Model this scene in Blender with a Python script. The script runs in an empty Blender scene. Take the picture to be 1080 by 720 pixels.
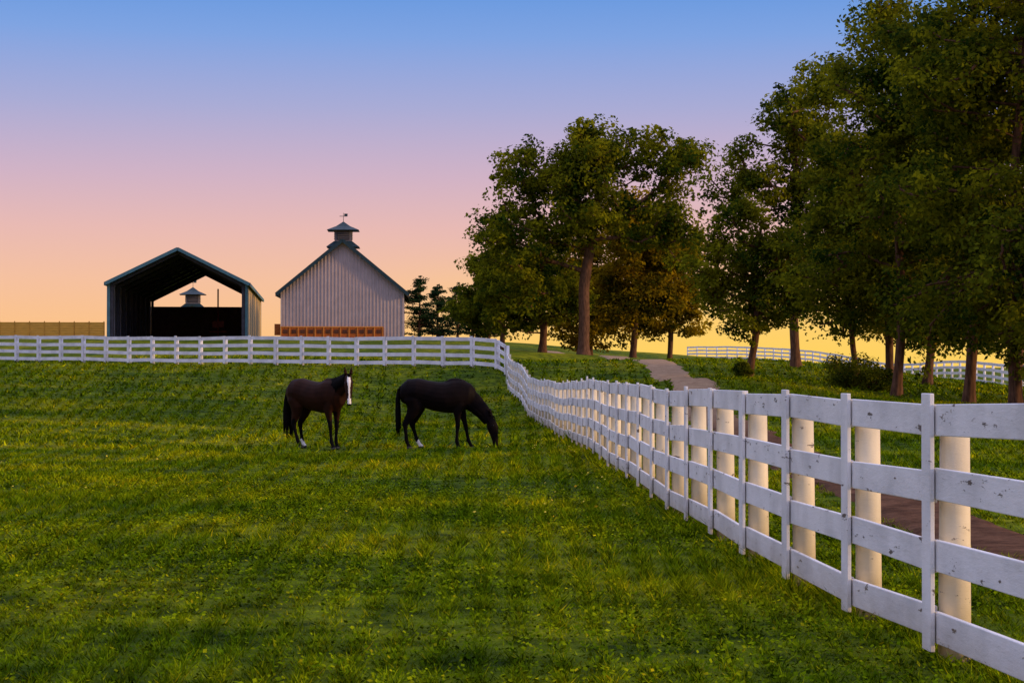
import bpy, math, random
import numpy as np
from mathutils import Vector, Matrix
random.seed(7); RNG=np.random.default_rng(11)
scene=bpy.context.scene
COL=scene.collection

# ------------------------------------------------------------------ helpers
def lin(r,g,b):
    f=lambda c:((c/255+0.055)/1.055)**2.4 if c/255>0.04045 else c/255/12.92
    return (f(r),f(g),f(b),1)
def new_mat(name):
    m=bpy.data.materials.new(name); m.use_nodes=True
    nt=m.node_tree; b=nt.nodes['Principled BSDF']
    return m,nt,b
def N(nt,t,**kw):
    n=nt.nodes.new(t)
    for k,v in kw.items(): setattr(n,k,v)
    return n
def simple_mat(name,col,rough=.7,var=.25,scale=3.0,bump=.15,metal=0,stretch=(1,1,1),spec=.3):
    m,nt,b=new_mat(name)
    tc=N(nt,'ShaderNodeTexCoord'); mp=N(nt,'ShaderNodeMapping'); mp.inputs['Scale'].default_value=stretch
    no=N(nt,'ShaderNodeTexNoise'); no.inputs['Scale'].default_value=scale; no.inputs['Detail'].default_value=6
    nt.links.new(tc.outputs['Object'],mp.inputs[0]); nt.links.new(mp.outputs[0],no.inputs['Vector'])
    cr=N(nt,'ShaderNodeValToRGB')
    cr.color_ramp.elements[0].position=.3; cr.color_ramp.elements[1].position=.7
    cr.color_ramp.elements[0].color=tuple(c*(1-var) for c in col[:3])+(1,)
    cr.color_ramp.elements[1].color=tuple(min(1,c*(1+var)) for c in col[:3])+(1,)
    nt.links.new(no.outputs[0],cr.inputs[0]); nt.links.new(cr.outputs[0],b.inputs['Base Color'])
    b.inputs['Roughness'].default_value=rough; b.inputs['Metallic'].default_value=metal
    b.inputs['Specular IOR Level'].default_value=spec
    if bump:
        bp=N(nt,'ShaderNodeBump'); bp.inputs['Strength'].default_value=bump
        nt.links.new(no.outputs[0],bp.inputs['Height']); nt.links.new(bp.outputs[0],b.inputs['Normal'])
    return m
def obj_from(name,verts,faces,mats=(),parent=None,smooth=False,midx=None):
    me=bpy.data.meshes.new(name); me.from_pydata([tuple(v) for v in verts],[],faces); me.update()
    o=bpy.data.objects.new(name,me); COL.objects.link(o)
    for m in mats: me.materials.append(m)
    if midx is not None: me.polygons.foreach_set('material_index',midx)
    if smooth: me.polygons.foreach_set('use_smooth',[True]*len(me.polygons))
    if parent: o.parent=parent
    return o
def np_mesh(name,verts,nper,mats,parent=None):
    """verts (K*nper,3): K separate polygons of nper corners"""
    me=bpy.data.meshes.new(name); V=len(verts); K=V//nper
    me.vertices.add(V); me.vertices.foreach_set('co',np.ascontiguousarray(verts,dtype=np.float32).ravel())
    me.loops.add(V); me.loops.foreach_set('vertex_index',np.arange(V,dtype=np.int32))
    me.polygons.add(K); me.polygons.foreach_set('loop_start',np.arange(0,V,nper,dtype=np.int32))
    me.update(calc_edges=True); me.validate()
    for m in mats: me.materials.append(m)
    o=bpy.data.objects.new(name,me); COL.objects.link(o)
    if parent: o.parent=parent
    return o
def empty(name,loc=(0,0,0),rz=0):
    e=bpy.data.objects.new(name,None); COL.objects.link(e); e.location=loc; e.rotation_euler=(0,0,rz); e.empty_display_size=.3
    return e
class Geo:
    def __init__(s): s.v=[]; s.f=[]; s.m=[]
    def box(s,c,size,rz=0,mi=0):
        cx,cy,cz=c; a,b,h=[t/2 for t in size]; ca,sa=math.cos(rz),math.sin(rz); i=len(s.v)
        for dz in (-h,h):
            for dx,dy in ((-a,-b),(a,-b),(a,b),(-a,b)):
                s.v.append((cx+dx*ca-dy*sa,cy+dx*sa+dy*ca,cz+dz))
        s._bf(i,mi)
    def _bf(s,i,mi):
        for q in ((0,3,2,1),(4,5,6,7),(0,1,5,4),(1,2,6,5),(2,3,7,6),(3,0,4,7)): s.f.append(tuple(i+k for k in q)); s.m.append(mi)
    def beam(s,p0,p1,th,h,side=None,mi=0):
        """rectangular beam p0->p1, th along horizontal side vector, h along the other"""
        p0=Vector(p0);p1=Vector(p1);t=(p1-p0).normalized()
        sd=Vector(side) if side is not None else t.cross(Vector((0,0,1)))
        sd=(sd-t*sd.dot(t)).normalized(); up=sd.cross(t).normalized(); i=len(s.v)
        for p in (p0,p1):
            for a,b in ((-1,-1),(1,-1),(1,1),(-1,1)):
                s.v.append(tuple(p+sd*(a*th/2)+up*(b*h/2)))
        s._bf(i,mi)
    def cyl(s,p0,p1,r0,r1,n=10,mi=0):
        p0=Vector(p0);p1=Vector(p1);t=(p1-p0).normalized()
        a=t.cross(Vector((1,0,0)) if abs(t.x)<.8 else Vector((0,1,0))).normalized(); b=t.cross(a); i=len(s.v)
        for p,r in ((p0,r0),(p1,r1)):
            for k in range(n):
                an=2*math.pi*k/n; s.v.append(tuple(p+a*(math.cos(an)*r)+b*(math.sin(an)*r)))
        for k in range(n): s.f.append((i+k,i+(k+1)%n,i+n+(k+1)%n,i+n+k)); s.m.append(mi)
        s.f.append(tuple(i+n+k for k in range(n))); s.m.append(mi)
        s.f.append(tuple(i+n-1-k for k in range(n))); s.m.append(mi)
    def obj(s,name,mats,parent=None,bevel=0,smooth=False):
        o=obj_from(name,s.v,s.f,mats,parent,smooth,s.m)
        if bevel:
            b=o.modifiers.new('bevel','BEVEL'); b.width=bevel; b.segments=2; b.limit_method='ANGLE'
        return o

# ------------------------------------------------------------------ terrain
CP=[(-12,3,0),(0,3,0),(12,3,0),(-30,0,.1),(30,0,.1),(-40,-30,.1),(0,-30,0),(40,-30,0),
(-8,15,0),(0,15,0),(2,15,0),(6,15,0),(14,15,.05),(-25,20,.15),(28,20,.2),
(-12,27,-.05),(-4,27,-.08),(1.6,27,-.03),(6,27,.05),(16,27,.2),
(-30,40,.4),(-14,40,.05),(-4,38,-.28),(-1.5,38,-.29),(1.3,40,-.2),(5.5,40,.25),(16,40,.3),(35,40,.3),
(-45,60,1.0),(-17,58,.5),(-8,58,.1),(.6,58,-.12),(6,60,1.0),(9.5,66,1.1),(13,58,.5),(16,52,.35),(22,70,.4),(36,62,.2),
(0,71,.6),(-.4,76,1.5),(-10,79,1.5),(-18,84,1.7),(-27,90,1.9),(-45,97,2.2),(-70,110,2.4),
(2.4,85,1.85),(6.1,95,1.4),(3.3,100,2.2),(11.5,90,2.0),(11,95,1.95),(15,85,1.65),(4.6,110,2.28),(10,112,1.9),
(-27,115,3.45),(-18,116,3.45),(-36,118,3.6),(-26,140,3.6),(-38,140,4.1),(-20,148,4.0),(-9.5,150,4.0),(-6,160,4.1),(-15,165,4.0),(0,130,2.8),
(27.5,92,.3),(29.0,120,.5),(27.5,150,1.5),(24.5,170,2.2),(19,187,2.4),(12,200,2.3),(20,130,.9),(45,110,.3),(60,160,.5),(50,220,1.0),
(-60,150,3.8),(-30,200,3.6),(0,220,3.0),(-80,230,3),(0,300,1.2),(-120,300,1),(120,300,.4),(120,100,0),(-120,100,2),(-120,0,.3),(120,0,.2)]
CP=np.array(CP,float); SC=50.
def _phi(r2): return np.where(r2>1e-12,.5*r2*np.log(np.maximum(r2,1e-12)),0)
_n=len(CP); _P=CP[:,:2]/SC
_K=_phi(((_P[:,None]-_P[None])**2).sum(-1))+np.eye(_n)*2e-4
_A=np.zeros((_n+3,_n+3)); _A[:_n,:_n]=_K; _Q=np.c_[np.ones(_n),_P]; _A[:_n,_n:]=_Q; _A[_n:,:_n]=_Q.T
_W=np.linalg.solve(_A,np.r_[CP[:,2],0,0,0])
def terrain(x,y):
    x=np.atleast_1d(np.asarray(x,float)); y=np.atleast_1d(np.asarray(y,float)); out=np.empty(len(x))
    for s in range(0,len(x),40000):
        xs=x[s:s+40000]; ys=y[s:s+40000]
        d=((np.stack([xs,ys],1)/SC)[:,None]-_P[None]); r2=(d**2).sum(-1)
        z=_phi(r2)@_W[:_n]+_W[_n]+_W[_n+1]*xs/SC+_W[_n+2]*ys/SC
        rr=np.hypot(xs,ys-80); w=np.clip((rr-170)/110,0,1); w=w*w*(3-2*w)
        z=z*(1-w)+0.2*w
        z+=.022*np.sin(xs*1.1+.7*np.sin(ys*.6))*np.cos(ys*.8+.5*np.sin(xs*.9))+.03*np.sin(xs*.33+ys*.21)
        out[s:s+40000]=z
    return out
def tz(x,y): return float(terrain([x],[y])[0])
def road_x(y):
    yk=np.array([-40,0,16,27,40,60,80,95,115,140,170],float); xk=np.array([4.5,4.4,4.3,4.5,5.1,6.4,7.0,6.4,6.0,3,0],float)
    y=np.asarray(y,float); return sum(np.interp(y+o,yk,xk) for o in (-6,-3,0,3,6))/5

def axis(lo,f0,f1,hi,step,g=1.12):
    a=list(np.arange(f0,f1,step)); s=step; v=a[-1]
    while v<hi: s*=g; v+=s; a.append(v)
    s=step; v=f0; b=[]
    while v>lo: s*=g; v-=s; b.append(v)
    return np.array(b[::-1]+a)
gx=axis(-3000,-45,40,3000,.6,1.13); gy=axis(-200,0,190,4000,.6,1.13)
GX,GY=np.meshgrid(gx,gy); GZ=terrain(GX.ravel(),GY.ravel())
nx,ny=len(gx),len(gy)
vv=np.stack([GX.ravel(),GY.ravel(),GZ],1)
ii=np.arange(nx*ny).reshape(ny,nx)
ff=np.stack([ii[:-1,:-1],ii[:-1,1:],ii[1:,1:],ii[1:,:-1]],-1).reshape(-1,4)

def grass_color(nt,b,island=False,gain=1.0):
    geo=N(nt,'ShaderNodeNewGeometry')
    n1=N(nt,'ShaderNodeTexNoise'); n1.inputs['Scale'].default_value=.24; n1.inputs['Detail'].default_value=6; n1.inputs['Roughness'].default_value=.6
    n2=N(nt,'ShaderNodeTexNoise'); n2.inputs['Scale'].default_value=2.2; n2.inputs['Detail'].default_value=6
    n2.inputs['Roughness'].default_value=.72
    nt.links.new(geo.outputs['Position'],n1.inputs['Vector']); nt.links.new(geo.outputs['Position'],n2.inputs['Vector'])
    c1=N(nt,'ShaderNodeValToRGB'); e=c1.color_ramp.elements
    e[0].position=.37; e[0].color=(.085*gain,.155*gain,.004,1); e[1].position=.63; e[1].color=(.31*gain,.33*gain,.006,1)
    x=e.new(.5); x.color=(.180*gain,.245*gain,.005,1)
    nt.links.new(n1.outputs[0],c1.inputs[0])
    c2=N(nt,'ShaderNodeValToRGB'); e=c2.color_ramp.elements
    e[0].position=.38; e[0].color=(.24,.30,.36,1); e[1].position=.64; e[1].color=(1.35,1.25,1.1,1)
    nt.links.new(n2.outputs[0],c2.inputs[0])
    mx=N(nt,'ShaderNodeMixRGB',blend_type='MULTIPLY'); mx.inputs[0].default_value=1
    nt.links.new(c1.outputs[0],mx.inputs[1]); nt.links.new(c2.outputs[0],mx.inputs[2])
    out=mx.outputs[0]
    if island:
        hs=N(nt,'ShaderNodeValToRGB'); e=hs.color_ramp.elements
        e[0].position=0; e[0].color=(.40,.55,.5,1); e[1].position=1; e[1].color=(1.7,1.35,.9,1)
        x=e.new(.93); x.color=(1.3,1.2,.9,1); x=e.new(.96); x.color=(2.2,1.4,1.6,1)
        nt.links.new(geo.outputs['Random Per Island'],hs.inputs[0])
        m2=N(nt,'ShaderNodeMixRGB',blend_type='MULTIPLY'); m2.inputs[0].default_value=1
        nt.links.new(out,m2.inputs[1]); nt.links.new(hs.outputs[0],m2.inputs[2]); out=m2.outputs[0]
    return out,n2
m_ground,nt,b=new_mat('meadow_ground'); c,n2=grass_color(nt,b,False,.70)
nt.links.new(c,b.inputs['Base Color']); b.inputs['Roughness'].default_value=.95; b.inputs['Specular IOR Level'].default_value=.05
n3=N(nt,'ShaderNodeTexNoise'); n3.inputs['Scale'].default_value=14; n3.inputs['Detail'].default_value=8
geo=N(nt,'ShaderNodeNewGeometry'); nt.links.new(geo.outputs['Position'],n3.inputs['Vector'])
bp=N(nt,'ShaderNodeBump'); bp.inputs['Strength'].default_value=.9; bp.inputs['Distance'].default_value=.08
nt.links.new(n3.outputs[0],bp.inputs['Height']); nt.links.new(bp.outputs[0],b.inputs['Normal'])
g=obj_from('ground',vv,[tuple(int(k) for k in f) for f in ff],[m_ground],smooth=True)

# dirt road: dark earth near, paler gravel further up the hill
m_road,nt,b=new_mat('dirt_and_gravel'); geo=N(nt,'ShaderNodeNewGeometry')
n=N(nt,'ShaderNodeTexNoise'); n.inputs['Scale'].default_value=2.6; n.inputs['Detail'].default_value=12; n.inputs['Roughness'].default_value=.8
nt.links.new(geo.outputs['Position'],n.inputs['Vector'])
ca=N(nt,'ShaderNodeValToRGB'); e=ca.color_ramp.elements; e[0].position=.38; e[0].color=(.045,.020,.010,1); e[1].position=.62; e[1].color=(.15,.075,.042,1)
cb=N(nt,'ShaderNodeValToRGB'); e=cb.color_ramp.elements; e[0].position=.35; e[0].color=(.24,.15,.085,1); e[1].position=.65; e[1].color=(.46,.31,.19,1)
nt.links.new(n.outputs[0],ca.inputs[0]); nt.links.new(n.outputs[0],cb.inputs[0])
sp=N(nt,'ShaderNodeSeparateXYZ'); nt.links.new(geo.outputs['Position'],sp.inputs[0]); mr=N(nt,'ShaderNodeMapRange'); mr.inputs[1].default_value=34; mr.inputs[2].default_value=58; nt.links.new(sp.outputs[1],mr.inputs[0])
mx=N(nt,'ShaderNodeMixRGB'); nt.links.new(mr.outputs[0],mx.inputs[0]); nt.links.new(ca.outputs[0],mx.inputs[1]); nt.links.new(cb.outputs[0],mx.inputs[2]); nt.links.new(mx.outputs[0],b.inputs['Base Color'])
b.inputs['Roughness'].default_value=.95; b.inputs['Specular IOR Level'].default_value=.05
bp=N(nt,'ShaderNodeBump'); bp.inputs['Strength'].default_value=.5; bp.inputs['Distance'].default_value=.03; nt.links.new(n.outputs[0],bp.inputs['Height']); nt.links.new(bp.outputs[0],b.inputs['Normal'])
ys=np.r_[np.arange(-20,140,.3)]
rv=[];rf=[]
def road_w(y): return float(np.interp(y,[0,30,55,100],[.50,.58,.80,.90]))
for i,y in enumerate(ys):
    cx=float(road_x(y)); w=road_w(y)
    for k in range(9):
        rv.append((cx-w+2*w*k/8+ .13*(math.sin(y*1.7+k+1.3*math.sin(y*.9))+.6*math.sin(y*4.3+k))*(k in(0,8)),y,0))
rv=np.array(rv); rv[:,2]=terrain(rv[:,0],rv[:,1])+.045
kk=np.arange(len(rv))%9; rv[(kk==0)|(kk==8),2]-=.07
for i in range(len(ys)-1):
    for k in range(8): a=i*9+k; rf.append((a,a+1,a+10,a+9))
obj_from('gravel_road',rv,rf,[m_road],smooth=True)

# ------------------------------------------------------------------ grass blades
def diffuse_out(nt,b,c):
    d=N(nt,'ShaderNodeBsdfDiffuse'); nt.links.new(c,d.inputs[0]); nt.links.new(d.outputs[0],nt.nodes['Material Output'].inputs[0]); nt.nodes.remove(b)
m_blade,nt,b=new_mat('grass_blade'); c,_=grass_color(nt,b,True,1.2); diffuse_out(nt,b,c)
def wobble(x,y,s,o):
    return (np.sin(x*s+o+1.7*np.sin(y*s*.83+o))+np.sin(y*s*1.13+2*o+1.3*np.sin(x*s*.71))+np.sin((x+y)*s*.57-o))/3
def blades(y0,y1,dens,h,w,seed):
    r=np.random.default_rng(seed)
    wid=lambda y:.36*y+2.2
    area=(wid(y0)+wid(y1))*(y1-y0); n=int(area*dens)
    y=r.uniform(y0,y1,n); x=r.uniform(-1,1,n)*wid(y1)
    k=np.abs(x)<wid(y); x=x[k];y=y[k]
    cell=.16*(1+y/25); cx=np.round(x/cell)*cell; cy=np.round(y/cell)*cell
    hsh=np.abs(np.sin(cx*127.1+cy*311.7)*43758.5)%1; hs2=np.abs(np.sin(cx*269.5+cy*183.3)*43758.5)%1
    cx=cx+(hsh-.5)*cell; cy=cy+(hs2-.5)*cell
    pull=(hsh>.45)*.55
    x=x+(cx-x)*pull; y=y+(cy-y)*pull
    k=np.abs(x-road_x(y))>.36+.0065*y+.28*wobble(x,y,3,1)
    k&=~((wobble(x,y,1.9,3)>.62)&(r.random(len(x))<.6))
    x=x[k];y=y[k];hsh=hsh[k]; n=len(x)
    z=terrain(x,y)-.01
    fd=np.clip(1-np.abs(x-np.interp(y,[2,9,15,27,40,58,75],[2.8,2.3,1.93,1.62,1.3,.64,-.3]))/.28,0,1)   # uncut strip under the fence
    hh=h*(.40+.9*hsh**3+.45*r.random(n))*(1+.45*wobble(x,y,.9,.4))*(1+1.1*fd)
    ang=r.uniform(0,2*np.pi,n); ln=r.uniform(.3,1.5,n)*hh; la=r.uniform(0,2*np.pi,n)
    ww=w*r.uniform(.6,1.4,n)/2
    P=np.empty((n,3,3))
    P[:,0]=np.stack([x-np.cos(ang)*ww,y-np.sin(ang)*ww,z],1)
    P[:,1]=np.stack([x+np.cos(ang)*ww,y+np.sin(ang)*ww,z],1)
    P[:,2]=np.stack([x+np.cos(la)*ln,y+np.sin(la)*ln,z+hh],1)
    return P.reshape(-1,3)
G=np.concatenate([blades(6,13,2900,.050,.011,1),blades(13,22,1100,.058,.017,2),blades(22,36,360,.07,.028,3),
                  blades(36,60,110,.09,.05,4),blades(60,92,36,.11,.09,5)])
np_mesh('grass',G,3,[m_blade])
def leaflets(n,y0,y1,size,seed,cond,zoff):
    r=np.random.default_rng(seed); y=r.uniform(y0,y1,n); x=r.uniform(-1,1,n)*(.36*y1+2)
    k=(np.abs(x)<.36*y+2)&cond(x,y,r); x=x[k];y=y[k];n=len(x)
    z=terrain(x,y)+r.uniform(.3,1,n)*zoff
    nr=r.normal(size=(n,3)); nr[:,2]=np.abs(nr[:,2])+1.0; nr/=np.linalg.norm(nr,axis=1)[:,None]
    t=np.cross(nr,r.normal(size=(n,3))); t/=np.linalg.norm(t,axis=1)[:,None]; u=np.cross(nr,t)
    s=size*r.uniform(.6,1.3,n)[:,None]; p=np.stack([x,y,z],1)
    return np.stack([p-t*s,p-u*s*.7,p+t*s,p+u*s*.7],1).reshape(-1,3)
C=leaflets(190000,6,26,.015,21,lambda x,y,r:(wobble(x,y,1.2,5)+.6*r.random(len(x))>.18)&(np.abs(x-road_x(y))>.8),.055)
np_mesh('clover',C,4,[m_blade])
m_fl=simple_mat('buttercup_petal',(.75,.55,.03),.6,.1,5,0)
F=leaflets(2600,16,42,.018,22,lambda x,y,r:((x>.2)&(x<1.9)&(wobble(x,y,.8,2)>-.1))|(r.random(len(x))<.04),.13)
np_mesh('wildflowers',F,4,[m_fl])

# ------------------------------------------------------------------ fences
def paint(name,col,chip=.62,dirt=True):
    m,nt,b=new_mat(name); geo=N(nt,'ShaderNodeNewGeometry')
    mp=N(nt,'ShaderNodeMapping'); mp.inputs['Scale'].default_value=(1.2,.8,3.0); nt.links.new(geo.outputs['Position'],mp.inputs[0])
    n=N(nt,'ShaderNodeTexNoise'); n.inputs['Scale'].default_value=5; n.inputs['Detail'].default_value=9; n.inputs['Roughness'].default_value=.72
    nt.links.new(mp.outputs[0],n.inputs['Vector'])
    cr=N(nt,'ShaderNodeValToRGB'); e=cr.color_ramp.elements
    e[0].position=chip; e[0].color=(0,0,0,1); e[1].position=chip+.015; e[1].color=(1,1,1,1); nt.links.new(n.outputs[0],cr.inputs[0])
    n2=N(nt,'ShaderNodeTexNoise'); n2.inputs['Scale'].default_value=2.3; n2.inputs['Detail'].default_value=5; nt.links.new(geo.outputs['Position'],n2.inputs['Vector'])
    c2=N(nt,'ShaderNodeValToRGB'); e=c2.color_ramp.elements
    e[0].position=.35; e[0].color=tuple(k*.78 for k in col)+(1,); e[1].position=.6; e[1].color=col+(1,); nt.links.new(n2.outputs[0],c2.inputs[0])
    mx=N(nt,'ShaderNodeMixRGB'); nt.links.new(cr.outputs[0],mx.inputs[0]); nt.links.new(c2.outputs[0],mx.inputs[1]); mx.inputs[2].default_value=(.14,.11,.09,1)
    out=mx.outputs[0]
    if dirt:
        sp=N(nt,'ShaderNodeSeparateXYZ'); nt.links.new(geo.outputs['Position'],sp.inputs[0])
        mr=N(nt,'ShaderNodeMapRange'); mr.inputs[1].default_value=.0; mr.inputs[2].default_value=.32; mr.inputs[3].default_value=1; mr.inputs[4].default_value=0
        nt.links.new(sp.outputs[2],mr.inputs[0])
        mu=N(nt,'ShaderNodeMath',operation='MULTIPLY'); nt.links.new(mr.outputs[0],mu.inputs[0]); nt.links.new(n.outputs[0],mu.inputs[1])
        mm=N(nt,'ShaderNodeMixRGB'); nt.links.new(mu.outputs[0],mm.inputs[0]); nt.links.new(out,mm.inputs[1]); mm.inputs[2].default_value=(.30,.20,.05,1); out=mm.outputs[0]
    nt.links.new(out,b.inputs['Base Color']); b.inputs['Roughness'].default_value=.6; b.inputs['Specular IOR Level'].default_value=.3
    bp=N(nt,'ShaderNodeBump'); bp.inputs['Strength'].default_value=.5; bp.inputs['Distance'].default_value=.012
    nt.links.new(n.outputs[0],bp.inputs['Height']); nt.links.new(bp.outputs[0],b.inputs['Normal'])
    return m
m_rail=paint('white_fence_paint',(.86,.84,.83),.615); m_post=paint('cream_post_paint',(.80,.69,.48),.64); m_far=paint('far_fence_paint',(.85,.83,.86),.75,False)
def resample(pts,step):
    pts=[Vector(p) for p in pts]
    out=[]
    P=[2*pts[0]-pts[1]]+pts+[2*pts[-1]-pts[-2]]
    for i in range(1,len(P)-2):
        for k in range(24):
            t=k/24; a,b_,c_,d=P[i-1],P[i],P[i+1],P[i+2]
            out.append(.5*((2*b_)+(c_-a)*t+(2*a-5*b_+4*c_-d)*t*t+(3*b_-a-3*c_+d)*t**3))
    out.append(pts[-1]); res=[out[0]]; acc=0
    for a,b_ in zip(out,out[1:]):
        L=(b_-a).length
        while acc+L>=step:
            f=(step-acc)/L; a=a.lerp(b_,f); res.append(a.copy()); L=(b_-a).length; acc=0
        acc+=L
    return res
def fence(name,pts,step,side,near,H=1.35,tops=(1.35,.99,.63,.27),rh=.165,mats=None,batten=True,seed=1):
    rnd=random.Random(seed); e=empty(name); P=resample([Vector((p[0],p[1])) for p in pts],step)
    gp,gr,gb=Geo(),Geo(),Geo(); nodes=[]
    for i,p in enumerate(P):
        t=(P[min(i+1,len(P)-1)]-P[max(i-1,0)]).normalized(); n=Vector((-t.y,t.x))*side
        nodes.append((p,t,n,tz(p.x,p.y)))
    pr=.078
    for i,(p,t,n,z) in enumerate(nodes):
        j=rnd.uniform(-.012,.012)
        gp.cyl((p.x+j,p.y,z-.3),(p.x+rnd.uniform(-.012,.012),p.y+j,z+H-.04+rnd.uniform(-.02,.01)),pr*rnd.uniform(1.03,1.12),pr*.97,14 if near else 8)
        if batten:
            q=p+n*(pr+.04+.018); ln=rnd.uniform(-.02,.03)
            gb.box((q.x,q.y,z+(.05+H+.025+ln)/2),(.13,.026,H+ln-.03),math.atan2(t.y,t.x)+rnd.uniform(-.03,.03))
        if i:
            p0,t0,n0,z0=nodes[i-1]
            for k,h in enumerate(tops):
                a=p0+n0*(pr+.02)+t0*.006; c=p+n*(pr+.02)-t*.006
                s0=rnd.uniform(-.018,.018); s1=rnd.uniform(-.018,.018)
                gr.beam((a.x,a.y,z0+h-rh/2+s0),(c.x,c.y,z+h-rh/2+s1),.030,rh,side=(n.x,n.y,0))
    mp,mr=mats
    gp.obj('posts',[mp],e,0,True if not near else False)
    gr.obj('rails',[mr],e,.005 if near else 0)
    if batten: gb.obj('battens',[mr],e,.004 if near else 0)
    if near:
        for o in e.children:
            if o.name.startswith('posts'):
                o.data.polygons.foreach_set('use_smooth',[len(p.vertices)==4 for p in o.data.polygons])
    return e
near_pts=[(2.75,2.5),(2.32,8.9),(1.93,15.3),(1.62,27.5),(1.30,40.5),(.64,58),(.15,67),(-.15,73)]
fence('white_plank_fence',near_pts,1.62,1,True,mats=(m_post,m_rail),seed=3)
left_pts=[(-.18,74.2),(-.6,75.6),(-2.2,76.8),(-9,80),(-18,84.8),(-27,89.5),(-45,98),(-70,110)]
fence('white_plank_fence',left_pts,1.5,1,False,mats=(m_far,m_far),seed=4)
far_pts=[(26,70),(26.6,80),(27.4,92),(28.8,120),(27.5,150),(24.5,170),(19,187)]
fence('white_plank_fence',far_pts,2.4,1,False,mats=(m_far,m_far),batten=False,seed=5)

# ------------------------------------------------------------------ trees
def leaf_mat(name,dark,light,trans=.4):
    m,nt,b=new_mat(name); geo=N(nt,'ShaderNodeNewGeometry')
    n=N(nt,'ShaderNodeTexNoise'); n.inputs['Scale'].default_value=.6; n.inputs['Detail'].default_value=4; nt.links.new(geo.outputs['Position'],n.inputs['Vector'])
    ad=N(nt,'ShaderNodeMath',operation='MULTIPLY_ADD'); ad.inputs[1].default_value=.34; nt.links.new(geo.outputs['Random Per Island'],ad.inputs[0])
    sb=N(nt,'ShaderNodeMath',operation='MULTIPLY_ADD'); sb.inputs[1].default_value=2.0; sb.inputs[2].default_value=-.70; nt.links.new(n.outputs[0],sb.inputs[0]); nt.links.new(sb.outputs[0],ad.inputs[2])
    cr=N(nt,'ShaderNodeValToRGB'); e=cr.color_ramp.elements; e[0].position=.18; e[0].color=dark+(1,); e[1].position=.85; e[1].color=light+(1,)
    nt.links.new(ad.outputs[0],cr.inputs[0])
    d=N(nt,'ShaderNodeBsdfDiffuse'); nt.links.new(cr.outputs[0],d.inputs[0]); nt.nodes.remove(b)
    tr=N(nt,'ShaderNodeBsdfTranslucent'); nt.links.new(cr.outputs[0],tr.inputs[0]); ms=N(nt,'ShaderNodeMixShader'); ms.inputs[0].default_value=trans
    nt.links.new(d.outputs[0],ms.inputs[1]); nt.links.new(tr.outputs[0],ms.inputs[2]); nt.links.new(ms.outputs[0],nt.nodes['Material Output'].inputs[0])
    return m
m_bark=simple_mat('bark',(.12,.06,.035),.9,.5,5,.8,stretch=(3,3,.6),spec=.1)
L_green=leaf_mat('oak_leaf',(.024,.052,.006),(.30,.29,.009),.45)
L_gold=leaf_mat('golden_leaf',(.055,.060,.005),(.50,.33,.010),.5)
L_dark=leaf_mat('dark_leaf',(.014,.036,.007),(.19,.21,.009),.45)
L_pine=leaf_mat('pine_needles',(.012,.032,.014),(.035,.07,.02),.2)
def leaves(cent,cr,per,leaf,rng,flat=.65,droop=0):
    n=len(cent); c=np.repeat(cent,per,0); r=np.repeat(cr,per)
    d=rng.normal(size=(n*per,3)); d/=np.linalg.norm(d,axis=1)[:,None]
    rad=rng.random(n*per)**.5
    p=c+d*(rad*r)[:,None]*np.array([1,1,flat])
    nr=d*.7+rng.normal(size=d.shape)*.7+np.array([0,0,.6]); nr/=np.linalg.norm(nr,axis=1)[:,None]
    t=np.cross(nr,rng.normal(size=d.shape)); t/=np.linalg.norm(t,axis=1)[:,None]; u=np.cross(nr,t)
    s=(leaf*rng.uniform(.55,1.25,n*per))[:,None]/2
    return np.stack([p-t*s,p-u*s*.62+t*s*.15,p+t*s*1.1,p+u*s*.62+t*s*.15],1).reshape(-1,3)
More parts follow.
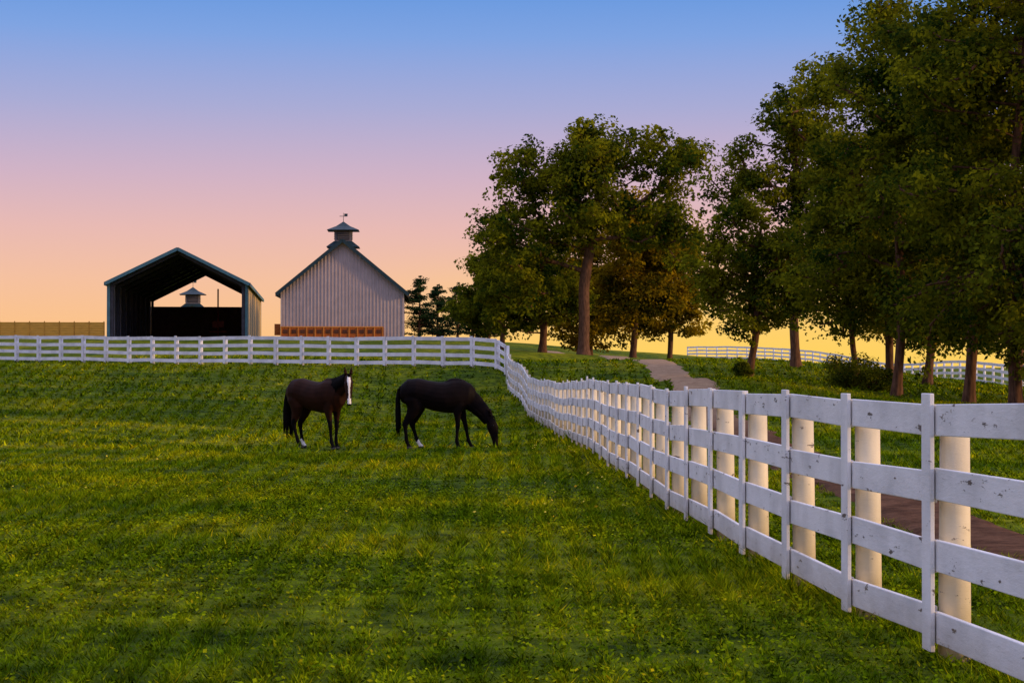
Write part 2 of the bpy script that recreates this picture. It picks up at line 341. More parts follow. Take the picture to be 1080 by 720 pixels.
def tree(name,loc,trunk,tr,lobes,ncl,per,leaf,clr,lmat,seed,bare=0):
    """trunk: list of local points; lobes: (cx,cy,cz,rx,ry,rz)"""
    rng=np.random.default_rng(seed); e=empty(name,(loc[0],loc[1],tz(loc[0],loc[1])-.05))
    vol=np.array([l[3]*l[4]*l[5] for l in lobes])**.8; vol/=vol.sum()
    C=[]
    for l,k in zip(lobes,rng.multinomial(ncl,vol)):
        d=rng.normal(size=(k,3)); d/=np.linalg.norm(d,axis=1)[:,None]
        C.append(np.array(l[:3])+d*(rng.random(k)**.5)[:,None]*np.array(l[3:]))
    C=np.concatenate(C)
    D=np.sort(np.linalg.norm(C[:,None]-C[None],axis=2),axis=1); C=C[D[:,3]<clr*1.6]   # drop stray sprays
    nodes=[]; par=[]; wt=[]
    T=resample([Vector(t) for t in trunk],.5)
    for i,t in enumerate(T): nodes.append(np.array(t)); par.append(i-1); wt.append(0.)
    nT=len(T); top=nodes[-1]; zmin=nodes[int(nT*.3)][2]
    order=np.argsort(np.linalg.norm(C-top,axis=1)); tips=[]
    for ci in order:
        c=C[ci]; A=np.array(nodes); d=np.linalg.norm(A-c,axis=1)
        cost=d+np.maximum(0,A[:,2]-c[2]+.3)*1.3+np.where(A[:,2]<zmin,50,0)
        j=int(np.argmin(cost)); a=nodes[j]; L=d[j]; ns=max(2,int(L/.7)); prev=j
        mid=(a+c)/2+rng.normal(size=3)*L*.10+np.array([0,0,-.08*L])
        for k in range(1,ns+1):
            t=k/ns; q=(1-t)**2*a+2*t*(1-t)*mid+t*t*c+(rng.normal(size=3)*.05 if k<ns else 0)
            nodes.append(q); par.append(prev); wt.append(0.); prev=len(nodes)-1
        tips.append(prev)
    for t in tips: wt[t]+=1
    for i in range(len(nodes)-1,0,-1):
        if par[i]>=0: wt[par[i]]+=wt[i]
    W=np.array(wt); R=.022+ (tr-.022)*(W/W.max())**.52
    for i in range(nT):
        f=i/nT; R[i]=max(R[i],tr*(1-.55*f))
    R[0]=tr*1.5
    if nT>1: R[1]=tr*1.15
    ve=[];fa=[];ns=7
    cs=[(math.cos(2*math.pi*k/ns),math.sin(2*math.pi*k/ns)) for k in range(ns)]
    for i in range(1,len(nodes)):
        a=nodes[par[i]]; b_=nodes[i]; t=b_-a; l=np.linalg.norm(t)
        if l<1e-4: continue
        t/=l; x=np.cross(t,[1,0,0] if abs(t[0])<.8 else [0,1,0]); x/=np.linalg.norm(x); y=np.cross(t,x); s=len(ve)
        ra=R[par[i]] if par[i]<nT and i<nT else min(R[par[i]],R[i]*1.25)
        for p,r in ((a,ra),(b_,R[i])):
            for cc,ss in cs: ve.append(p+x*cc*r+y*ss*r)
        for k in range(ns): fa.append((s+k,s+(k+1)%ns,s+ns+(k+1)%ns,s+ns+k))
    obj_from('trunk_and_limbs',ve,fa,[m_bark],e,True)
    cr=clr*rng.uniform(.55,1.3,len(C))
    off=rng.normal(size=C.shape); off/=np.linalg.norm(off,axis=1)[:,None]
    sat=C+off*(cr*rng.uniform(.7,1.15,len(C)))[:,None]*np.array([1,1,.8]); sr=clr*rng.uniform(.25,.5,len(C))
    V=np.concatenate([leaves(C,cr,per,leaf,rng),leaves(sat,sr,per//4,leaf,rng)])
    np_mesh('foliage',V,4,[lmat],e)
    return e
# big oak
tree('oak_tree',(4.6,110),[(0,0,0),(.05,0,2.5),(.05,.1,4.5),(.35,.1,6.5),(.7,0,8.8),(1.0,0,11)],.36,
 [(1.2,0,12.5,3.3,3.5,2.9),(-2.8,.5,11.0,3.4,3.3,2.7),(5.8,0,12.2,2.7,2.8,3.0),(-4.4,-.5,7.8,2.7,2.6,2.3),(5.8,.5,8.2,2.8,3,2.4),(0,0,9.0,3.6,3.2,2.0),(-3.6,.5,5.0,2.8,2.5,2.0)],310,140,.28,1.12,L_green,101)
tree('oak_tree',(2.1,119),[(0,0,0),(.1,0,2),(-.2,0,4),(-.5,0,6)],.26,[(-.6,0,5.8,3.8,3,2.7),(-2.8,0,3.4,2.4,2,2.1),(1.5,0,3.8,1.8,2,1.8)],150,130,.28,1.05,L_green,102)
tree('maple_tree',(8.6,122),[(0,0,0),(.2,0,3),(.1,0,6),(.2,0,9)],.24,[(.2,0,8.8,3.4,3,3.4),(0,0,4.4,3.3,2.6,2.8),(2.4,0,6.5,2.2,2,3.2)],190,140,.28,1.1,L_gold,103)
tree('maple_tree',(11.8,128),[(0,0,0),(.1,0,3),(-.2,0,6),(0,0,8)],.2,[(0,0,8.2,2.8,2.5,3.0),(.5,0,4.2,2.6,2,2.4)],130,130,.28,1.0,L_gold,104)
tree('maple_tree',(-.8,133),[(0,0,0),(.1,0,2),(0,0,4),(0,0,6)],.2,[(0,0,5.2,3.4,2.5,2.8),(-2,0,2.8,2.4,2,2.0),(2,0,3.2,2.2,2,2.2)],150,130,.28,1.0,L_green,105)
tree('oak_tree',(5.8,128),[(0,0,0),(.1,0,2.5),(0,0,5),(0,0,7)],.22,[(0,0,6.6,3.8,2.5,3.4),(.6,0,3.2,3.6,2.5,2.4)],160,130,.28,1.05,L_gold,106)
# smaller tree by the lane
tree('maple_tree',(9.7,70),[(0,0,0),(.12,0,.8),(.3,0,1.8),(.35,0,3.2),(.3,0,5)],.15,
 [(.2,0,5.6,1.8,1.6,1.7),(-1.2,0,4.4,1.7,1.5,1.4),(1.6,0,4.4,1.7,1.5,1.5),(.2,0,3.0,2.6,1.8,1.2),(-.2,0,6.9,1.1,1,.9)],170,120,.17,.66,L_green,107)
tree('oak_tree',(13.3,80),[(0,0,0),(-.1,0,3),(.1,0,6),(0,0,10)],.22,
 [(0,0,11.2,2.4,2.6,2.4),(-2.2,0,8.8,2.1,2.2,2.0),(1.8,0,8,2.6,2.4,2.4),(-.4,0,5.4,3.0,2.4,2.1)],190,130,.20,.85,L_green,108)
# tall grove on the right
def tall(loc,H,r,seed,mat,leanx=0,tr=.22,low=.22,per=130,n=240,clr=.95):
    rr=random.Random(seed); l=[]
    for k in range(9):
        f=low+(1-low)*(k+.5)/9; w=r*(math.sin(math.pi*min(1,(f-low)/(1-low)*.74+.3))*.65+.35)
        a=rr.uniform(0,6.28); l.append((leanx*f+math.cos(a)*w*.45,math.sin(a)*w*.45,H*f,w*.78,w*.78,H*.078))
    return tree('oak_tree',loc,[(0,0,0),(leanx*.15+rr.uniform(-.25,.25),0,H*.2),(leanx*.3+rr.uniform(-.2,.2),0,H*.42),(leanx*.6,0,H*.65),(leanx*.85,0,H*.88)],tr,l,n,per,.175,clr,mat,seed)
tall((13.5,60),14.6,3.8,201,L_green,.1,.17,.17)
tall((14.6,66),15.2,4.0,202,L_green,-.4,.16,.17)
tall((14.7,55),17,3.9,203,L_dark,.3,.18,.15)
tall((14.9,50.5),17,3.7,204,L_green,.6,.18,.13)
tall((16.8,57),18,4.2,205,L_dark,.4,.18,.12)
tall((15.2,45),16,3.5,206,L_dark,.8,.18,.145)
tall((12.9,63.5),10.5,2.6,207,L_green,-.3,.11,.20,120,130,.8)
tall((17.5,72),14,3.8,208,L_gold,.2,.18,.15)
tall((17.6,50),13,3.6,209,L_green,.2,.15,.12)
# pines
def pine(loc,H,seed):
    rng=np.random.default_rng(seed); e=empty('pine_tree',(loc[0],loc[1],tz(*loc)-.1)); g=Geo(); g.cyl((0,0,0),(.1,0,H*.97),.14,.03,8); C=[];R=[]
    for k in range(20):
        f=.10+.86*k/20; L=(1-f)**.8*H*.42+.2
        for j in range(7):
            if rng.random()<.38: continue
            a=rng.uniform(0,6.28); l=L*rng.uniform(.45,1.3); ff_=f+rng.uniform(-.03,.03); ex=np.array([math.cos(a)*l,math.sin(a)*l,ff_*H+l*.15])
            g.cyl((.1*f,0,ff_*H),tuple(ex),.035,.012,5)
            for s in (.35,.6,.9): C.append(ex*[s,s,1]+[0,0,-(1-s)*l*.15]); R.append(.34*rng.uniform(.7,1.4))
    C.append(np.array([.1,0,H])); R.append(.22)
    g.obj('trunk',[m_bark],e); V=leaves(np.array(C),np.array(R),38,.16,rng,.5); np_mesh('needles',V,4,[L_pine],e)
pine((-8.6,158),5.9,301); pine((-7.0,160),5.2,302); pine((-5.2,163),5.6,303); pine((-3.6,157),4.6,304); pine((-2.2,160),4.4,305)
def shrub(loc,r,h,seed,mat=L_dark):
    rng=np.random.default_rng(seed); e=empty('shrub',(loc[0],loc[1],tz(*loc)-.05)); g=Geo(); C=[]
    for k in range(26):
        d=rng.normal(size=3); d/=np.linalg.norm(d); p=np.array([d[0]*r*.8,d[1]*r*.8,h*.5+d[2]*h*.38]); C.append(p); g.cyl((0,0,0),tuple(p),.03,.01,5)
    g.obj('stems',[m_bark],e); np_mesh('leaves',leaves(np.array(C),np.full(26,r*.42),170,.09,rng,.8),4,[mat],e)
shrub((12.3,62),1.0,1.35,401); shrub((9.4,69.5),.4,.7,402); shrub((13.1,61.5),.7,.9,403)

# ------------------------------------------------------------------ buildings
def siding(name,col,scale,rough=.5,depth=.02,metal=0):
    m,nt,b=new_mat(name); tc=N(nt,'ShaderNodeTexCoord'); w=N(nt,'ShaderNodeTexWave'); w.wave_type='BANDS'; w.bands_direction='X'; w.inputs['Scale'].default_value=scale
    sp=N(nt,'ShaderNodeSeparateXYZ'); ad=N(nt,'ShaderNodeMath',operation='ADD'); cb=N(nt,'ShaderNodeCombineXYZ')
    nt.links.new(tc.outputs['Object'],sp.inputs[0]); nt.links.new(sp.outputs[0],ad.inputs[0]); nt.links.new(sp.outputs[1],ad.inputs[1]); nt.links.new(ad.outputs[0],cb.inputs[0]); nt.links.new(cb.outputs[0],w.inputs['Vector'])
    n=N(nt,'ShaderNodeTexNoise'); n.inputs['Scale'].default_value=1.2; n.inputs['Detail'].default_value=6; nt.links.new(tc.outputs['Object'],n.inputs['Vector'])
    cr=N(nt,'ShaderNodeValToRGB'); e=cr.color_ramp.elements; e[0].position=.3; e[0].color=tuple(c*.85 for c in col)+(1,); e[1].position=.7; e[1].color=tuple(min(1,c*1.1) for c in col)+(1,)
    nt.links.new(n.outputs[0],cr.inputs[0]); nt.links.new(cr.outputs[0],b.inputs['Base Color'])
    bp=N(nt,'ShaderNodeBump'); bp.inputs['Strength'].default_value=.5; bp.inputs['Distance'].default_value=depth; nt.links.new(w.outputs[0],bp.inputs['Height']); nt.links.new(bp.outputs[0],b.inputs['Normal'])
    b.inputs['Roughness'].default_value=rough; b.inputs['Metallic'].default_value=metal; b.inputs['Specular IOR Level'].default_value=.2
    return m
m_barn=siding('barn_siding',(.46,.36,.35),2.0); m_batten=simple_mat('barn_batten',(.50,.40,.39),.6,.1)
m_roof=siding('dark_metal_roof',(.018,.030,.036),1.6,.45); m_teal=simple_mat('teal_trim',(.015,.038,.05),.5,.15)
m_tealL=simple_mat('light_teal_fascia',(.08,.19,.22),.4,.15); m_dark=simple_mat('dark_window',(.02,.02,.025),.3,.2)
m_wood=simple_mat('orange_wood',(.40,.10,.014),.7,.35,4,.2,stretch=(1,1,4)); m_tan_lit=simple_mat('goldlit_tan_wood',(.68,.33,.04),.8,.2,3,.2,stretch=(.5,.5,5))  # timber wall boards: golden light is put into the wood's base colour
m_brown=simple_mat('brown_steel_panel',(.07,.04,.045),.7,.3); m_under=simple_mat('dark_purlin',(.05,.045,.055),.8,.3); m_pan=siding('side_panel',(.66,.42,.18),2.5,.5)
m_inner=siding('inner_wall',(.55,.50,.55),2.2,.6); m_cup=siding('cupola_siding',(.16,.14,.15),2.2,.6)

def gable_mesh(hw,eave,ridge,y0,y1):
    v=[(-hw,y0,-.6),(hw,y0,-.6),(hw,y0,eave),(0,y0,ridge),(-hw,y0,eave),(-hw,y1,-.6),(hw,y1,-.6),(hw,y1,eave),(0,y1,ridge),(-hw,y1,eave)]
    f=[(0,1,2,3,4),(9,8,7,6,5),(1,6,7,2),(0,4,9,5),(2,7,8,3),(3,8,9,4)]
    return v,f
def roof(parent,hw,eave,ridge,y0,y1,ov,th,mat,fascia,fw=.22,under=None):
    sl=(ridge-eave)/hw; L=hw+ov; ze=ridge-sl*L
    for sx,nm in ((-1,'roof_left_slope'),(1,'roof_right_slope')):
        v=[(0,y0,ridge+.02),(sx*L,y0,ze+.02),(sx*L,y1,ze+.02),(0,y1,ridge+.02)]; v+=[(a,b_,c+th) for a,b_,c in v]
        f=[(0,1,2,3),(7,6,5,4),(0,4,5,1),(1,5,6,2),(2,6,7,3)]
        if sx<0: f=[tuple(reversed(q)) for q in f]
        obj_from(nm,v,f,[mat],parent)
    g=Geo()
    for y in (y0-.03,y1+.03):
        for sx in (-1,1):
            g.beam((sx*.0,y,ridge+th/2),(sx*L,y,ze+th/2),.05,fw,side=(0,1,0))
    for sx in (-1,1): g.beam((sx*(L+.03),y0,ze+th/2),(sx*(L+.03),y1,ze+th/2),.05,fw)
    g.obj('fascia',[fascia],parent)
def cupola(parent,x,y,z,s=1.0,body=None):
    g=Geo(); w=1.5*s
    g.box((x,y,z+.45*s),(w,w,1.3*s),0,0)
    for sx,sy in ((1,0),(-1,0),(0,1),(0,-1)):
        g.box((x+sx*(w/2+.01),y+sy*(w/2+.01),z+.62*s),((.03 if sx else w*.72),(.03 if sy else w*.72),.85*s),0,1)
        for k in range(5):
            g.box((x+sx*(w/2+.04),y+sy*(w/2+.04),z+(.32+.15*k)*s),((.04 if sx else w*.66),(.04 if sy else w*.66),.05*s),0,0)
    def pyr(zb,hw,zt,ht):
        i=len(g.v)
        for a,b_ in ((-1,-1),(1,-1),(1,1),(-1,1)): g.v.append((x+a*hw,y+b_*hw,zb))
        for a,b_ in ((-1,-1),(1,-1),(1,1),(-1,1)): g.v.append((x+a*ht,y+b_*ht,zt))
        g._bf(i,2)
    pyr(z-.45*s,1.45*s,z+.08*s,.8*s); pyr(z+1.05*s,1.4*s,z+1.42*s,.62*s); pyr(z+1.42*s,.62*s,z+1.85*s,.05*s)
    g.cyl((x,y,z+1.8*s),(x,y,z+2.65*s),.03,.02,6,2); g.beam((x-.35*s,y,z+2.35*s),(x+.35*s,y,z+2.35*s),.03,.05,mi=2); g.box((x+.22*s,y,z+2.48*s),(.3*s,.03,.2*s),0,2)
    g.obj('cupola',[body or m_cup,m_dark,m_teal],parent)

bz=4.05
B=empty('barn',(-14.9,150,bz),math.radians(3.2))
hw,ev,rg=5.33,4.15,8.55
v,f=gable_mesh(hw,ev,rg,0,18); obj_from('walls',v,f[:4],[m_barn],B)
g=Geo(); x=-hw+.15
while x<hw-.1:
    top=rg-(rg-ev)/hw*abs(x)-.03; g.box((x,-.02,top/2),(.05,.04,top),0,0); x+=.305
g.box((-hw+.0,-.03,ev/2-.02),(.16,.07,ev-.1),0,0); g.box((hw,-.03,ev/2-.02),(.16,.07,ev-.1),0,0)
g.obj('wall_battens',[m_batten],B)
roof(B,hw,ev,rg,-.5,18.4,.45,.16,m_roof,m_teal,.30); cupola(B,0,1.6,rg+.0,1.0)
g=Geo()
g.box((-.9,-.12,.55),(9.0,.10,.98),0,0)
g.box((-.9,-.19,1.02),(9.0,.05,.10),0,1)
for k in range(13): g.box((-5.34+k*.74,-.19,.50),(.07,.05,.9),0,1)
for k in range(12): g.box((-4.97+k*.74,-.19,.62),(.40,.03,.34),0,2)
g.box((-5.75,.8,.8),(.5,.3,1.0),0,0)
g.obj('stall_doors',[m_wood,simple_mat('pale_orange_wood',(.62,.24,.04),.7,.2),simple_mat('door_opening',(.09,.03,.015),.8,.3)],B)

B2=empty('barn',(-35.6,190,4.0),math.radians(8)); v,f=gable_mesh(4.0,2.6,4.4,0,12); obj_from('walls',v,f[:4],[m_barn],B2); roof(B2,4.0,2.6,4.4,-.3,12.3,.3,.12,m_roof,m_teal); cupola(B2,0,1.4,4.55,1.05)

# open shelter
S=empty('open_gable_shelter',(-22.6,115.4,3.45),math.radians(6.4)); hw,ev,rg,L=4.55,3.75,6.0,28
roof(S,hw,ev,rg,-.5,L+.2,.25,.14,m_roof,m_tealL,.22)
g=Geo(); g.box((-hw,L/2,ev/2-.3),(.08,L,ev+.5),0,0)
for k in range(23): g.box((-hw+.07,.6+k*1.2,ev/2-.3),(.06,.18,ev+.4),0,1)
g.obj('side_wall_inner',[m_inner,m_under],S)
g=Geo()
g.box((hw,L/2,ev/2-.3),(.08,L,ev+.5),0,0)
for k in range(9): g.box((hw+.05,k*L/8,ev/2-.3),(.03,.5,ev+.5),0,1)
g.obj('side_wall',[m_pan,m_tealL],S)
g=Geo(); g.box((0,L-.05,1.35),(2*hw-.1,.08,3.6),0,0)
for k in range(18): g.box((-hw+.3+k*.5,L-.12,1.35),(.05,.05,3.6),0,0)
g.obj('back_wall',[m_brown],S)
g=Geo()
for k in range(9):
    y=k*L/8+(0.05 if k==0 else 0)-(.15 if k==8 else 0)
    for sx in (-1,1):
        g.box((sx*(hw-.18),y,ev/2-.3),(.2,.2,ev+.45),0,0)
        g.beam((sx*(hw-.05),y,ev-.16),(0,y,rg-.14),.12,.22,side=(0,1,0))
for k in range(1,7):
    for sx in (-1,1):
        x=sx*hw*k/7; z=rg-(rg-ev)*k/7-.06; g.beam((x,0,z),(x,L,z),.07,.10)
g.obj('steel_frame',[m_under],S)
g=Geo(); g.beam((-hw-.05,-.06,ev-.05),(-hw-.05,-.06,-.3),.12,.2,side=(0,1,0)); g.beam((hw+.05,-.06,ev-.05),(hw+.05,-.06,-.3),.12,.2,side=(0,1,0)); g.obj('corner_trim',[m_tealL],S)
g=Geo(); g.cyl((1.5,20,0),(1.5,20,4.3),.06,.06,8); g.box((1.5,20,.9),(1.4,.1,.12)); g.box((1.5,20,1.5),(.9,.1,.5)); g.obj('red_hoist',[simple_mat('red_paint',(.22,.02,.015),.5)],S)

W=empty('timber_wall',(-37.2,138,4.0),math.radians(4)); g=Geo()
for k in range(7): g.box((0,0,-.12+k*.2),(8.4,.05,.194),0,0)
for k in range(8): g.box((-4.15+k*1.185,-.04,.55),(.08,.03,1.42),0,1)
g.obj('boards',[m_tan_lit,simple_mat('goldlit_tan_post',(.55,.26,.035),.8)],W)  # boards and posts carry the golden light in their colour

# ------------------------------------------------------------------ horses
def tube(V,F,pts,side,ns=16):
    s=len(V); n=len(pts); P=[Vector(p[:3]) for p in pts]
    for i,p in enumerate(P):
        t=(P[min(i+1,n-1)]-P[max(i-1,0)]).normalized(); sd=Vector(side); sd=(sd-t*sd.dot(t)).normalized(); u=t.cross(sd)
        for k in range(ns):
            a=2*math.pi*k/ns; V.append(p+sd*(math.cos(a)*pts[i][3])+u*(math.sin(a)*pts[i][4]))
    for i in range(n-1):
        for k in range(ns): F.append((s+i*ns+k,s+i*ns+(k+1)%ns,s+(i+1)*ns+(k+1)%ns,s+(i+1)*ns+k))
    F.append(tuple(s+ns-1-k for k in range(ns))); F.append(tuple(s+(n-1)*ns+k for k in range(ns)))
def horse(loc,yaw,neck,head,hyaw,gait,coat,points,blaze,socks,seed):
    rng=random.Random(seed); e=empty('horse',(loc[0],loc[1],tz(*loc)),yaw); V=[];F=[]
    e.scale=(1.04,1.04,1.04)
    Y=(0,1,0)
    tube(V,F,[(-.86,0,1.18,.06,.09),(-.80,0,1.17,.17,.20),(-.66,0,1.19,.26,.285),(-.48,0,1.20,.295,.30),(-.28,0,1.16,.29,.295),(-.06,0,1.11,.31,.315),(.15,0,1.09,.31,.33),(.33,0,1.11,.28,.355),(.50,0,1.13,.235,.335),(.64,0,1.12,.19,.265),(.74,0,1.10,.11,.16)],Y,20)
    tube(V,F,[(.10,0,1.37,.04,.05),(.26,0,1.43,.06,.07),(.40,0,1.43,.06,.07),(.54,0,1.40,.05,.06)],Y)
    hs=(-math.sin(hyaw),math.cos(hyaw),0); ns_=(-math.sin(hyaw*.5),math.cos(hyaw*.5),0)
    tube(V,F,neck,ns_); tube(V,F,head,hs)
    for sy,(dh,df) in ((1,gait[0]),(-1,gait[1])):
        H=[(-.52,.13*sy,1.20,.13,.22),(-.52,.15*sy,1.02,.13,.22),(-.50,.155*sy,.88,.105,.17),(-.56,.15*sy,.74,.08,.115),(-.645,.145*sy,.60,.056,.08),(-.69,.14*sy,.52,.050,.068),(-.675,.14*sy,.43,.038,.047),(-.655,.14*sy,.30,.032,.038),(-.635,.14*sy,.175,.040,.045),(-.60,.14*sy,.10,.036,.038),(-.575,.14*sy,.055,.046,.053),(-.56,.14*sy,0,.056,.068)]
        Fr=[(.44,.12*sy,1.12,.10,.18),(.42,.14*sy,.94,.09,.15),(.41,.145*sy,.82,.073,.105),(.425,.14*sy,.68,.057,.070),(.435,.135*sy,.55,.047,.052),(.44,.135*sy,.49,.050,.055),(.437,.135*sy,.43,.038,.042),(.435,.135*sy,.30,.031,.035),(.437,.135*sy,.165,.039,.044),(.465,.135*sy,.095,.035,.036),(.48,.135*sy,.055,.046,.051),(.49,.135*sy,0,.056,.066)]
        for L,d in ((H,dh),(Fr,df)):
            L=[(x+d*max(0,(1.0-z)),y,z,a,b_) for x,y,z,a,b_ in L]; tube(V,F,L,Y,14)
    tmp=obj_from('tmp',V,F); r=tmp.modifiers.new('r','REMESH'); r.mode='VOXEL'; r.voxel_size=.014; sm=tmp.modifiers.new('s','SMOOTH'); sm.iterations=7; sm.factor=.5
    dg=bpy.context.evaluated_depsgraph_get(); me=bpy.data.meshes.new_from_object(tmp.evaluated_get(dg)); bpy.data.objects.remove(tmp)
    me.name='body'; o=bpy.data.objects.new('body',me); COL.objects.link(o); o.parent=e
    me.materials.clear()
    for m in (coat,points,m_hoof,m_white): me.materials.append(m)
    h0=Vector(head[0][:3]); h1=Vector(head[-1][:3]); ax=(h1-h0); hl=ax.length; ax.normalize(); fr=ax.cross(Vector(hs)); 
    if fr.dot(Vector((math.cos(hyaw),math.sin(hyaw),.3)))<0: fr=-fr
    mi=[]
    for p in me.polygons:
        c=p.center; k=0
        jig=.03*math.sin(c.x*37+c.y*51)
        if c.z<.62+jig and c.z<.75 and (c.x<.8): k=1
        if c.z<.055 and c.x<.8: k=2
        if socks and .055<=c.z<.17+jig and (c.x<-.3) and c.y*socks>0: k=3
        d=c-h0; t=d.dot(ax)/hl
        if -.05<t<1.1 and (d-ax*d.dot(ax)).length<.2:
            if blaze and .08<t<.98 and abs(d.dot(Vector(hs)))<(.018+.022*max(0,1-abs(t-.25)*4)+(.018 if t>.8 else 0)) and p.normal.dot(fr)>.35: k=3
            elif t>.82 and k==0: k=1
        mi.append(k)
    me.polygons.foreach_set('material_index',mi); me.polygons.foreach_set('use_smooth',[True]*len(mi))
    hsV=Vector(hs); up=-ax
    g=Geo()
    for s_ in (-1,1):
        b0=h0+hsV*(.05*s_)+up*.02+fr*.01; g.cyl(b0,b0+up*.06+hsV*.012*s_+fr*.01,.030,.034,8); g.cyl(b0+up*.06+hsV*.012*s_+fr*.01,b0+up*.16+hsV*.02*s_+fr*.02,.034,.005,8)
    g.obj('ears',[coat],e,0,True)
    V2=[];F2=[]
    for s_ in (-1,1):
        c=h0+ax*(.19)+hsV*(.078*s_)+fr*.045; tube(V2,F2,[(c.x,c.y,c.z+.018,.004,.004),(c.x,c.y,c.z+.01,.015,.015),(c.x,c.y,c.z,.019,.019),(c.x,c.y,c.z-.01,.015,.015),(c.x,c.y,c.z-.018,.004,.004)],(1,0,0),8)
    obj_from('eyes',V2,F2,[m_eye],e,True)
    V3=[];F3=[]
    for k in range(30):
        a=rng.uniform(-.06,.06); b_=rng.uniform(-.04,.04); l=rng.uniform(.20,.5); sp=rng.uniform(.3,1.1)
        tube(V3,F3,[(-.82,a*.4,1.33,.02,.02),(-.875,a*.8,1.25,.030,.030),(-.895+b_*.4,a*1.2,1.05,.034,.034),(-.895+b_*sp,a*1.6,.80,.032,.032),(-.89+b_*1.3*sp,a*1.8,.58,.020,.020),(-.885+b_*1.6*sp,a*2,l,.003,.003)],Y,6)
    obj_from('tail',V3,F3,[m_mane],e,smooth=True)
    V4=[];F4=[]; nV=Vector(ns_)
    for k in range(46):
        t=k/45*(len(neck)-1); i=min(int(t),len(neck)-2); f=t-i
        c=Vector(neck[i][:3]).lerp(Vector(neck[i+1][:3]),f); rb=neck[i][4]*(1-f)+neck[i+1][4]*f; ra=neck[i][3]*(1-f)+neck[i+1][3]*f
        tt=(Vector(neck[i+1][:3])-Vector(neck[i][:3])).normalized(); u=tt.cross(nV); 
        if u.z<0 and abs(u.z)>.1: u=-u
        if u.dot(Vector((-1,0,.6)))<0 and tt.z<-.5: u=-u
        top=c+u*(rb*.96); sdv=nV*(-1 if rng.random()<.9 else 1)
        p1=top+u*.02+sdv*.03; p2=c+u*rb*.45+sdv*(ra+.02)+Vector((0,0,-.02)); p3=c+sdv*(ra+.03)+Vector((rng.uniform(-.03,.03),0,-.08-rng.uniform(0,.07)))
        tube(V4,F4,[(*top,.02,.02),(*p1,.022,.022),(*p2,.018,.018),(*p3,.004,.004)],tuple(tt),6)
    for k in range(9):
        b0=h0+up*.03+hsV*rng.uniform(-.02,.02); tube(V4,F4,[(*b0,.018,.018),(*(b0+fr*.09+ax*.04),.014,.014),(*(b0+fr*.10+ax*.12),.004,.004)],hs,6)
    obj_from('mane',V4,F4,[m_mane],e,smooth=True)
    return e
m_hoof=simple_mat('hoof',(.04,.034,.03),.6,.2); m_white=simple_mat('white_hair',(.75,.70,.66),.7,.08,20,.05); m_eye=simple_mat('eye',(.01,.008,.006),.1,0,1,0); m_mane=simple_mat('black_mane',(.005,.004,.004),.85,.3,20,.1,spec=.04)
m_bay=simple_mat('dark_bay_coat',(.022,.0070,.0035),.60,.4,4,.02,spec=.06); m_blk=simple_mat('black_coat',(.0065,.0035,.0035),.60,.4,4,.02,spec=.05); m_pts=simple_mat('black_points',(.005,.004,.0045),.7,.2,5,.02,spec=.04)
hy=-math.radians(42); cx,sx=math.cos(hy),math.sin(hy)
poll=(1.03,-.16,1.49)
def hp(d,down,ra,rb): return (poll[0]+cx*d,poll[1]+sx*d,poll[2]-down,ra,rb)
horse((-4.28,37.7),-math.radians(38),[(.30,0,1.18,.14,.28),(.50,-.01,1.24,.13,.255),(.70,-.04,1.32,.11,.20),(.88,-.09,1.41,.09,.155),(1.00,-.14,1.47,.075,.125)],
 [hp(-.03,-.07,.065,.065),hp(.02,.02,.082,.105),hp(.07,.14,.092,.13),hp(.13,.27,.072,.10),hp(.18,.39,.055,.072),hp(.22,.49,.055,.064),hp(.245,.545,.042,.044)],hy,((.02,-.05),(.20,.10)),m_bay,m_pts,True,1,5)
horse((-1.60,37.7),-math.radians(6),[(.36,0,1.20,.13,.27),(.56,0,1.12,.12,.235),(.76,0,.98,.10,.185),(.94,0,.80,.08,.145),(1.07,0,.62,.07,.115)],
 [(1.08,0,.68,.06,.06),(1.10,0,.58,.078,.10),(1.135,0,.46,.088,.125),(1.165,0,.33,.068,.092),(1.185,0,.20,.052,.066),(1.20,0,.10,.052,.058),(1.205,0,.05,.040,.042)],0,((.16,.20),(-.06,-.06)),m_blk,m_pts,False,1,6)

# ------------------------------------------------------------------ sky + sun
world=bpy.data.worlds.new('World'); scene.world=world; world.use_nodes=True; nt=world.node_tree; nt.nodes.clear()
SAZ,SEL=math.radians(102),math.radians(12)
tc=N(nt,'ShaderNodeTexCoord'); sp=N(nt,'ShaderNodeSeparateXYZ'); nt.links.new(tc.outputs['Generated'],sp.inputs[0])
mr=N(nt,'ShaderNodeMapRange'); mr.inputs[1].default_value=0; mr.inputs[2].default_value=.5; nt.links.new(sp.outputs[2],mr.inputs[0])
cr=N(nt,'ShaderNodeValToRGB'); el=cr.color_ramp.elements
st=[(0,(252,192,112)),(.022,(251,194,136)),(.05,(244,191,158)),(.08,(231,184,178)),(.11,(208,177,196)),(.15,(168,170,212)),(.19,(126,162,224)),(.22,(98,150,222)),(.34,(130,160,222)),(.5,(185,185,218))]
el[0].position=0; el[0].color=lin(*st[0][1]); el[1].position=1; el[1].color=lin(*st[-1][1])
for z,c in st[1:-1]: x=el.new(z*2); x.color=lin(*c)
nt.links.new(mr.outputs[0],cr.inputs[0])
dt=N(nt,'ShaderNodeVectorMath',operation='DOT_PRODUCT'); nt.links.new(tc.outputs['Generated'],dt.inputs[0]); ga=math.radians(10); dt.inputs[1].default_value=(math.sin(ga),math.cos(ga),0)
m1=N(nt,'ShaderNodeMapRange',interpolation_type='SMOOTHSTEP'); m1.inputs[1].default_value=.955; m1.inputs[2].default_value=1; nt.links.new(dt.outputs['Value'],m1.inputs[0])
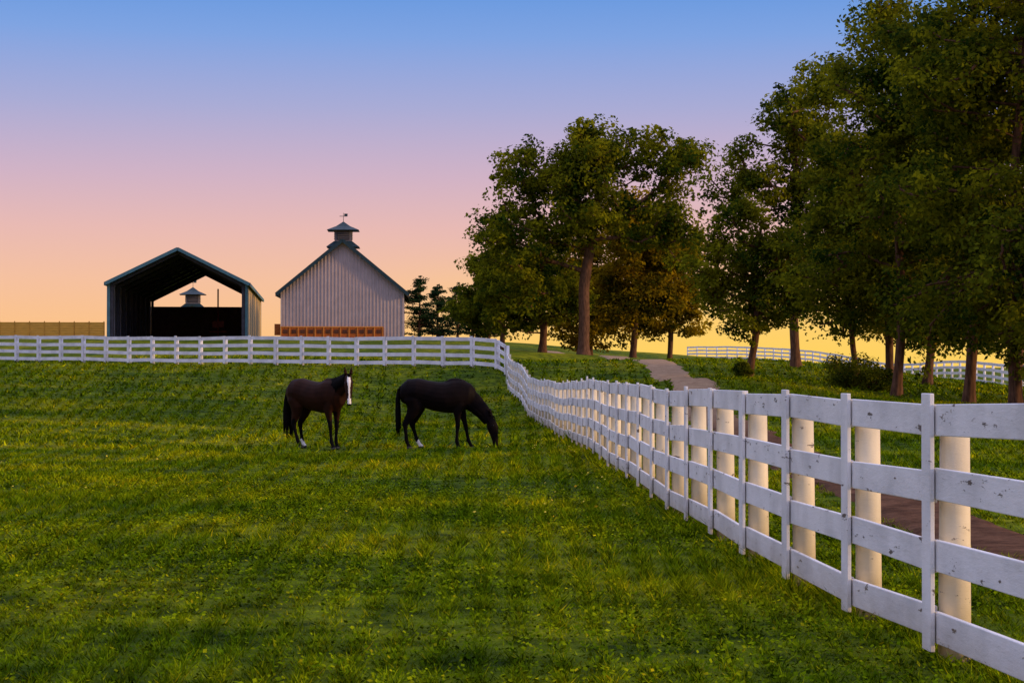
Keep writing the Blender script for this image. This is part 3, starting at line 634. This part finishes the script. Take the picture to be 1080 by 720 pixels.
m2=N(nt,'ShaderNodeMapRange',interpolation_type='SMOOTHSTEP'); m2.inputs[1].default_value=0; m2.inputs[2].default_value=.08; m2.inputs[3].default_value=.85; m2.inputs[4].default_value=0; nt.links.new(sp.outputs[2],m2.inputs[0])
mu=N(nt,'ShaderNodeMath',operation='MULTIPLY'); nt.links.new(m1.outputs[0],mu.inputs[0]); nt.links.new(m2.outputs[0],mu.inputs[1])
mx=N(nt,'ShaderNodeMixRGB'); nt.links.new(mu.outputs[0],mx.inputs[0]); nt.links.new(cr.outputs[0],mx.inputs[1]); mx.inputs[2].default_value=lin(255,212,92)
ms=N(nt,'ShaderNodeMapRange',interpolation_type='SMOOTHSTEP'); ms.inputs[1].default_value=.24; ms.inputs[2].default_value=.7; ms.inputs[3].default_value=1; ms.inputs[4].default_value=1.7; nt.links.new(sp.outputs[2],ms.inputs[0])  # sky above the frame is brightened to add ambient fill light
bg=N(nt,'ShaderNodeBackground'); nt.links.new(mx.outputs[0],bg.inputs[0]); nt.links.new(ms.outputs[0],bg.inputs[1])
sky=N(nt,'ShaderNodeTexSky',sky_type='NISHITA'); sky.sun_disc=False; sky.sun_elevation=SEL; sky.sun_rotation=SAZ
bg2=N(nt,'ShaderNodeBackground'); bg2.inputs[1].default_value=.003; nt.links.new(sky.outputs[0],bg2.inputs[0])
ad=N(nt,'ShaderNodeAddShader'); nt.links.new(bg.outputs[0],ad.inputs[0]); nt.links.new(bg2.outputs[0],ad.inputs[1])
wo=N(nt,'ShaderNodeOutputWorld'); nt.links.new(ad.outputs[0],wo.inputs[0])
sd=bpy.data.lights.new('sun','SUN'); sd.energy=2.8; sd.angle=math.radians(4); sd.color=(1,.64,.28); so=bpy.data.objects.new('sun',sd); COL.objects.link(so)
so.rotation_euler=Vector((math.sin(SAZ)*math.cos(SEL),math.cos(SAZ)*math.cos(SEL),math.sin(SEL))).to_track_quat('Z','Y').to_euler()
scene.view_settings.view_transform='Standard'; scene.view_settings.look='None'; scene.view_settings.exposure=0
# ------------------------------------------------------------------ camera
cd=bpy.data.cameras.new('camera'); cam=bpy.data.objects.new('camera',cd); COL.objects.link(cam); scene.camera=cam
cd.sensor_width=36; cd.lens=60; cd.clip_end=8000; cd.clip_start=.1
cam.location=(0,0,1.55); cam.rotation_euler=(math.radians(90+.86),0,0)
